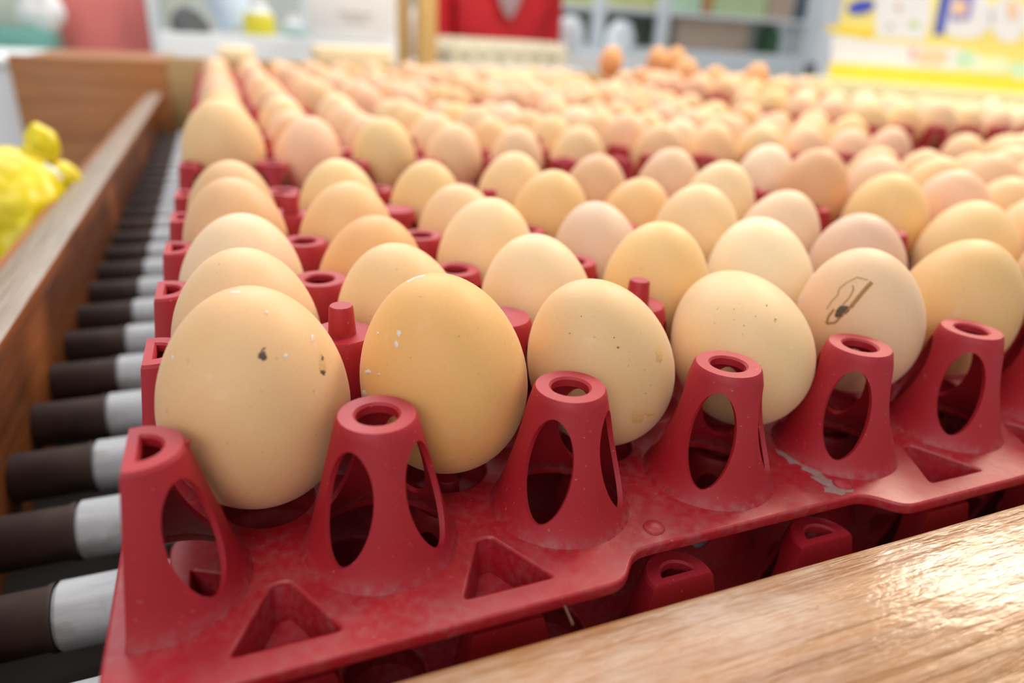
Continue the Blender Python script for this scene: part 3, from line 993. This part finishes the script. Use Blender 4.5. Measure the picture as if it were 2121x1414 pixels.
for (u0, u1, m, lab) in ((1150, 1232, plain('lime_pack', (214, 222, 130), 0.5), 'lime coloured pack at the left end of the upper shelf'),
                         (1262, 1370, plain('light_lime_pack', (224, 228, 160), 0.5), 'pale lime pack between the first two rack posts'),
                         (1400, 1462, MINT, 'mint green pack on the upper shelf'), (1466, 1484, plain('orange_pack', (214, 150, 90), 0.5), 'thin orange pack between green packs on the upper shelf'),
                         (1488, 1600, plain('green_pack', (204, 226, 172), 0.5), 'wide light green pack on the upper shelf'), (1604, 1660, BROWNBOX, 'beige pack on the upper shelf'),
                         (1664, 1700, plain('slate_pack', (90, 112, 128), 0.5), 'slate blue pack at the right end of the upper shelf')):
    shelf_item('pack', u0, -50, u1, S1, 56, m, lab, 'pack')
for k, (u, v, r, lab) in enumerate(((1178, 72, 1.3, 'white sack left of the first rack post'), (1285, 78, 1.25, 'white sack behind the first rack post'))):
    c = at(u, v, y=50 + k)
    o = crumple('sack', c, r, 0.9, r * 1.0, 11 + k, PALEBLUE, None, 0.12); tag(o, lab, 'sack')
sx = at(1160, 100, y=48).x; sx2 = at(1360, 100, y=48).x
o = box('sack_table', sx, sx2, 48.5, 53.5, FLOOR_Z, at(1230, 104, y=50).z - 0.2, WHITE, None, 0.05); tag(o, 'low white table under the white sacks', 'table')
bm = bmesh.new()
c = at(1680, 130, y=36)
hz = c.z - FLOOR_Z
bm_lathe(bm, [(0, 0), (1.6, 0), (1.6, 0.2), (0.25, 0.35), (0.22, hz - 0.9), (0.38, hz - 0.8), (0.4, hz - 0.15), (0.3, hz), (0, hz)], 20)
o = obj('stanchion', mesh_from_bm('stanchion', bm, GREYD, 40), None, (c.x, c.y, FLOOR_Z)); tag(o, 'thin dark stanchion left of the yellow display', 'stanchion')

# yellow display box along the right side of the table
yd0, yd1 = at(1712, 160, z=0.6), at(2121, 192, z=0.6)
dirv = (yd1 - yd0); dirv.z = 0
L0 = dirv.length
dirv.normalize()
disp = empty('display_box', yd0)
disp.rotation_euler = (0, 0, math.atan2(dirv.y, dirv.x))
tag(disp, 'large yellow printed display box at right behind the eggs', 'display')
# local frame: x along the box front, -y... away from the eggs is +y
LL = L0 * 1.9
bm = bmesh.new()
bm_box(bm, 0, LL, 0, 5.0, 0, 7.5, 0.06)
obj('box_body', mesh_from_bm('box_body', bm, PALEYEL, 35), disp)
def face(u, v):
    """local x and z on the printed front of the display box for a photo pixel"""
    d = RM @ Vector(((u - W / 2) / FPX, -(v - H / 2) / FPX, -1.0))
    nrm = Vector((-dirv.y, dirv.x, 0))
    t = (yd0 - CAM).dot(nrm) / d.dot(nrm)
    P = CAM + d * t - yd0
    return P.dot(dirv), P.z
def printed(name, pts, mat, th=0.03):
    bm = bmesh.new()
    q = [face(u, v) for u, v in pts]
    fr = [bm.verts.new((x, -th, z)) for x, z in q]
    bk = [bm.verts.new((x, 0.0, z)) for x, z in q]
    n = len(q)
    bm.faces.new(fr)
    for k in range(n): bm.faces.new((fr[k], bk[k], bk[(k + 1) % n], fr[(k + 1) % n]))
    return obj(name, mesh_from_bm(name, bm, mat), disp)
printed('yellow_band', [(1722, 134), (2119, 162), (2400, 182), (2400, 214), (2119, 190), (1722, 158)], YELLOW)
printed('yellow_band', [(1712, 66), (1765, 70), (1805, 80), (1812, 60), (1716, 52)], YELLOW, 0.035)
printed('white_panel', [(1722, 72), (1800, 84), (1880, 92), (1990, 100), (2060, 128), (2070, 150), (1900, 140), (1722, 128)], WHITE2, 0.03)
printed('white_panel', [(1812, -40), (1925, -40), (1930, 30), (1915, 84), (1815, 76)], WHITE2, 0.036)
printed('blue_oval', blob(1784, 14, 30, 15, 16, 0.05, -12), BLUE, 0.04)
printed('white_oval', blob(2000, 30, 58, 52, 18, 0.05), WHITE2, 0.03)
printed('blue_stripe', [(1955, -40), (1978, -40), (1955, 72), (1934, 72)], BLUE, 0.045)
printed('violet_patch', [(1980, -40), (2025, -40), (2010, 40), (1968, 44)], VIOLET, 0.045)
printed('peach_oval', blob(1988, 16, 16, 18, 14, 0.1), PEACH, 0.05)
printed('white_oval', blob(2090, 40, 40, 48, 16, 0.05), WHITE2, 0.03)
printed('peach_oval', blob(2098, 20, 12, 22, 12, 0.1), PEACH, 0.045)
printed('peach_oval', blob(1930, 118, 34, 18, 14, 0.1), PEACH, 0.045)
printed('pink_patch', [(1884, 98), (1898, 98), (1896, 126), (1884, 124)], plain('pink_print', (250, 190, 190), 0.5), 0.05)
printed('mint_oval', blob(2002, 124, 24, 20, 14, 0.05), MINT, 0.05)
printed('mint_oval', blob(2062, 136, 34, 18, 14, 0.05), plain('pale_lime_print', (232, 246, 206), 0.5), 0.05)
printed('mint_oval', blob(2112, 146, 20, 18, 14, 0.05), MINT, 0.05)
printed('green_leaf', blob(1894, 50, 10, 8, 10, 0.2), plain('leaf_print', (190, 220, 140), 0.5), 0.05)
printed('grey_mark', blob(1862, 16, 8, 7, 10, 0.2), plain('tan_print', (214, 190, 160), 0.5), 0.05)
printed('grey_mark', blob(1842, 54, 8, 6, 10, 0.2), plain('grey_mark_print', (206, 206, 196), 0.5), 0.05)
# cream plank the display stands on
bm = bmesh.new()
bm_box(bm, -0.6, LL, -1.6, 5.2, -1.2, -0.01, 0.05)
pl = obj('display_plank', mesh_from_bm('display_plank', bm, plain('cream_laminate', (250, 236, 176), 0.35, 0.04), 35), None, yd0)
pl.rotation_euler = disp.rotation_euler
tag(pl, 'cream coloured plank under the yellow display box', 'plank')
bm = bmesh.new()
bm_box(bm, -0.4, LL - 0.4, -1.4, 5.0, FLOOR_Z - 0.6, -1.21)
o = obj('storage_cabinet', mesh_from_bm('storage_cabinet', bm, WHITE), None, yd0); o.rotation_euler = disp.rotation_euler
tag(o, 'white base cabinet under the cream plank', 'cabinet')

# ------------------------------------------------------------------ shop keeper in red (only the middle of the body is in the photo)
def skin_mesh(name, pts, edges, mat, parent, sub=2, root=0):
    me = bpy.data.meshes.new(name)
    me.from_pydata([p[0] for p in pts], edges, [])
    o = bpy.data.objects.new(name, me)
    COL.objects.link(o)
    md = o.modifiers.new('skin', 'SKIN')
    md.use_smooth_shade = True
    sk = me.skin_vertices[0].data
    for k, p in enumerate(pts):
        r = p[1] if isinstance(p[1], tuple) else (p[1], p[1])
        sk[k].radius = r
        sk[k].use_root = (k == root)
    ss = o.modifiers.new('sub', 'SUBSURF'); ss.levels = sub; ss.render_levels = sub
    dg = bpy.context.evaluated_depsgraph_get()
    me2 = bpy.data.meshes.new_from_object(o.evaluated_get(dg))
    bpy.data.objects.remove(o)
    me2.materials.clear(); me2.materials.append(mat)
    me2.shade_smooth()
    o2 = bpy.data.objects.new(name, me2)
    COL.objects.link(o2)
    o2.parent = parent
    return o2
SKIN = plain('skin', (214, 164, 136), 0.5, 0.04)
HAIR = plain('dark_hair', (44, 34, 30), 0.6, 0.2, 60)
JEANS = plain('dark_trousers', (52, 58, 78), 0.8, 0.1, 60)
SHIRT = plain('pale_pink_shirt', (222, 204, 208), 0.7, 0.05)
pc = at(1026, 60, y=46)
person = empty('person', (pc.x, 46.0, FLOOR_Z))
person.scale = (0.88, 0.88, 0.88)
tag(person, 'person in a red jacket over a pale shirt standing behind the pulp trays', 'person')
body_pts = [((0, 0, 0.90), (0.15, 0.105)), ((0, 0, 1.10), (0.14, 0.10)), ((0, 0, 1.30), (0.17, 0.11)), ((0, 0, 1.40), (0.10, 0.08)), ((0, -0.01, 1.47), 0.052), ((0, -0.02, 1.54), 0.062), ((0, -0.025, 1.62), (0.078, 0.092)), ((0, -0.015, 1.68), (0.062, 0.075)),
            ((0.18, 0, 1.36), 0.06), ((0.21, 0.02, 1.10), 0.045), ((0.195, -0.14, 0.92), 0.036), ((0.19, -0.20, 0.87), (0.036, 0.02)),
            ((-0.18, 0, 1.36), 0.06), ((-0.22, 0.01, 1.10), 0.045), ((-0.215, -0.10, 0.90), 0.036), ((-0.21, -0.15, 0.84), (0.036, 0.02)),
            ((0.09, 0, 0.82), 0.095), ((0.10, -0.01, 0.48), 0.062), ((0.10, 0.02, 0.09), 0.042), ((0.11, -0.12, 0.035), (0.042, 0.03)),
            ((-0.09, 0, 0.82), 0.095), ((-0.10, -0.01, 0.48), 0.062), ((-0.10, 0.02, 0.09), 0.042), ((-0.11, -0.12, 0.035), (0.042, 0.03))]
body_e = [(0, 1), (1, 2), (2, 3), (3, 4), (4, 5), (5, 6), (6, 7), (2, 8), (8, 9), (9, 10), (10, 11), (2, 12), (12, 13), (13, 14), (14, 15), (0, 16), (16, 17), (17, 18), (18, 19), (0, 20), (20, 21), (21, 22), (22, 23)]
# fingers and thumbs grow out of the palms
for (pi, s) in ((11, 1), (15, -1)):
    px, py, pz = body_pts[pi][0]
    for f in range(4):
        off = (f - 1.5) * 0.019
        ln = (0.030, 0.036, 0.034, 0.026)[f]
        a = len(body_pts)
        body_pts.append(((px + off, py - 0.035, pz - 0.030), 0.0085))
        body_pts.append(((px + off, py - 0.035 - ln * 0.5, pz - 0.035 - ln), 0.0078))
        body_pts.append(((px + off, py - 0.03 - ln * 0.4, pz - 0.045 - ln * 1.8), 0.0068))
        body_e += [(pi, a), (a, a + 1), (a + 1, a + 2)]
    a = len(body_pts)
    body_pts.append(((px - s * 0.042, py - 0.02, pz - 0.012), 0.010))
    body_pts.append(((px - s * 0.052, py - 0.045, pz - 0.045), 0.0085))
    body_e += [(pi, a), (a, a + 1)]
skin_mesh('body', body_pts, body_e, SKIN, person)
jk = [((0, 0, 0.86), (0.185, 0.135)), ((0, 0, 1.08), (0.18, 0.13)), ((0, 0.005, 1.30), (0.205, 0.135)), ((0, 0.01, 1.41), (0.12, 0.09)),
      ((0.20, 0, 1.36), 0.082), ((0.215, 0.02, 1.10), 0.06), ((0.20, -0.11, 0.95), 0.05), ((-0.20, 0, 1.36), 0.082), ((-0.225, 0.01, 1.10), 0.06), ((-0.22, -0.08, 0.93), 0.05)]
skin_mesh('red_jacket', jk, [(0, 1), (1, 2), (2, 3), (2, 4), (4, 5), (5, 6), (2, 7), (7, 8), (8, 9)], RED, person)
tr = [((0, 0, 0.92), (0.165, 0.12)), ((0.09, 0, 0.80), 0.11), ((0.10, -0.01, 0.48), 0.08), ((0.10, 0.02, 0.11), 0.062), ((-0.09, 0, 0.80), 0.11), ((-0.10, -0.01, 0.48), 0.08), ((-0.10, 0.02, 0.11), 0.062)]
skin_mesh('trousers', tr, [(0, 1), (1, 2), (2, 3), (0, 4), (4, 5), (5, 6)], JEANS, person)
# shirt showing in the V of the jacket
bm = bmesh.new()
prev = None
for k in range(9):
    f = k / 8
    z = (1.045 + 0.27 * f) / 0.88
    w = 0.006 + 0.085 * f ** 0.55
    yb_ = -0.158 + 0.06 * f * f
    row = [bm.verts.new((x * w, yb_ + 0.02 * abs(x) ** 2, z)) for x in (-1, -0.5, 0, 0.5, 1)]
    if prev:
        for q in range(4): bm.faces.new((prev[q], prev[q + 1], row[q + 1], row[q]))
    prev = row
bmesh.ops.solidify(bm, geom=bm.faces[:], thickness=0.012)
bm.transform(Matrix.Scale(1 / U, 4))
obj('shirt_front', mesh_from_bm('shirt_front', bm, SHIRT, 60), person)
hd = empty('head_features', (0, 0, 0), person)
def headball(name, c, r, mat, par=None):
    bm = bmesh.new()
    bmesh.ops.create_icosphere(bm, subdivisions=3, radius=1)
    for v in bm.verts: v.co = Vector((c[0] + v.co.x * r[0], c[1] + v.co.y * r[1], c[2] + v.co.z * r[2]))
    bm.transform(Matrix.Scale(1 / U, 4))
    return obj(name, mesh_from_bm(name, bm, mat, 80), person)
bpy.data.objects.remove(hd)
headball('hair', (0, 0.012, 1.665), (0.092, 0.100, 0.085), HAIR)
for s in (-1, 1):
    headball('eye', (s * 0.030, -0.108, 1.615), (0.012, 0.008, 0.007), HAIR)
    headball('ear', (s * 0.080, -0.01, 1.60), (0.012, 0.02, 0.03), SKIN)
headball('nose', (0, -0.118, 1.59), (0.012, 0.018, 0.022), SKIN)
headball('mouth', (0, -0.104, 1.555), (0.024, 0.008, 0.006), plain('lips', (176, 96, 92), 0.5))
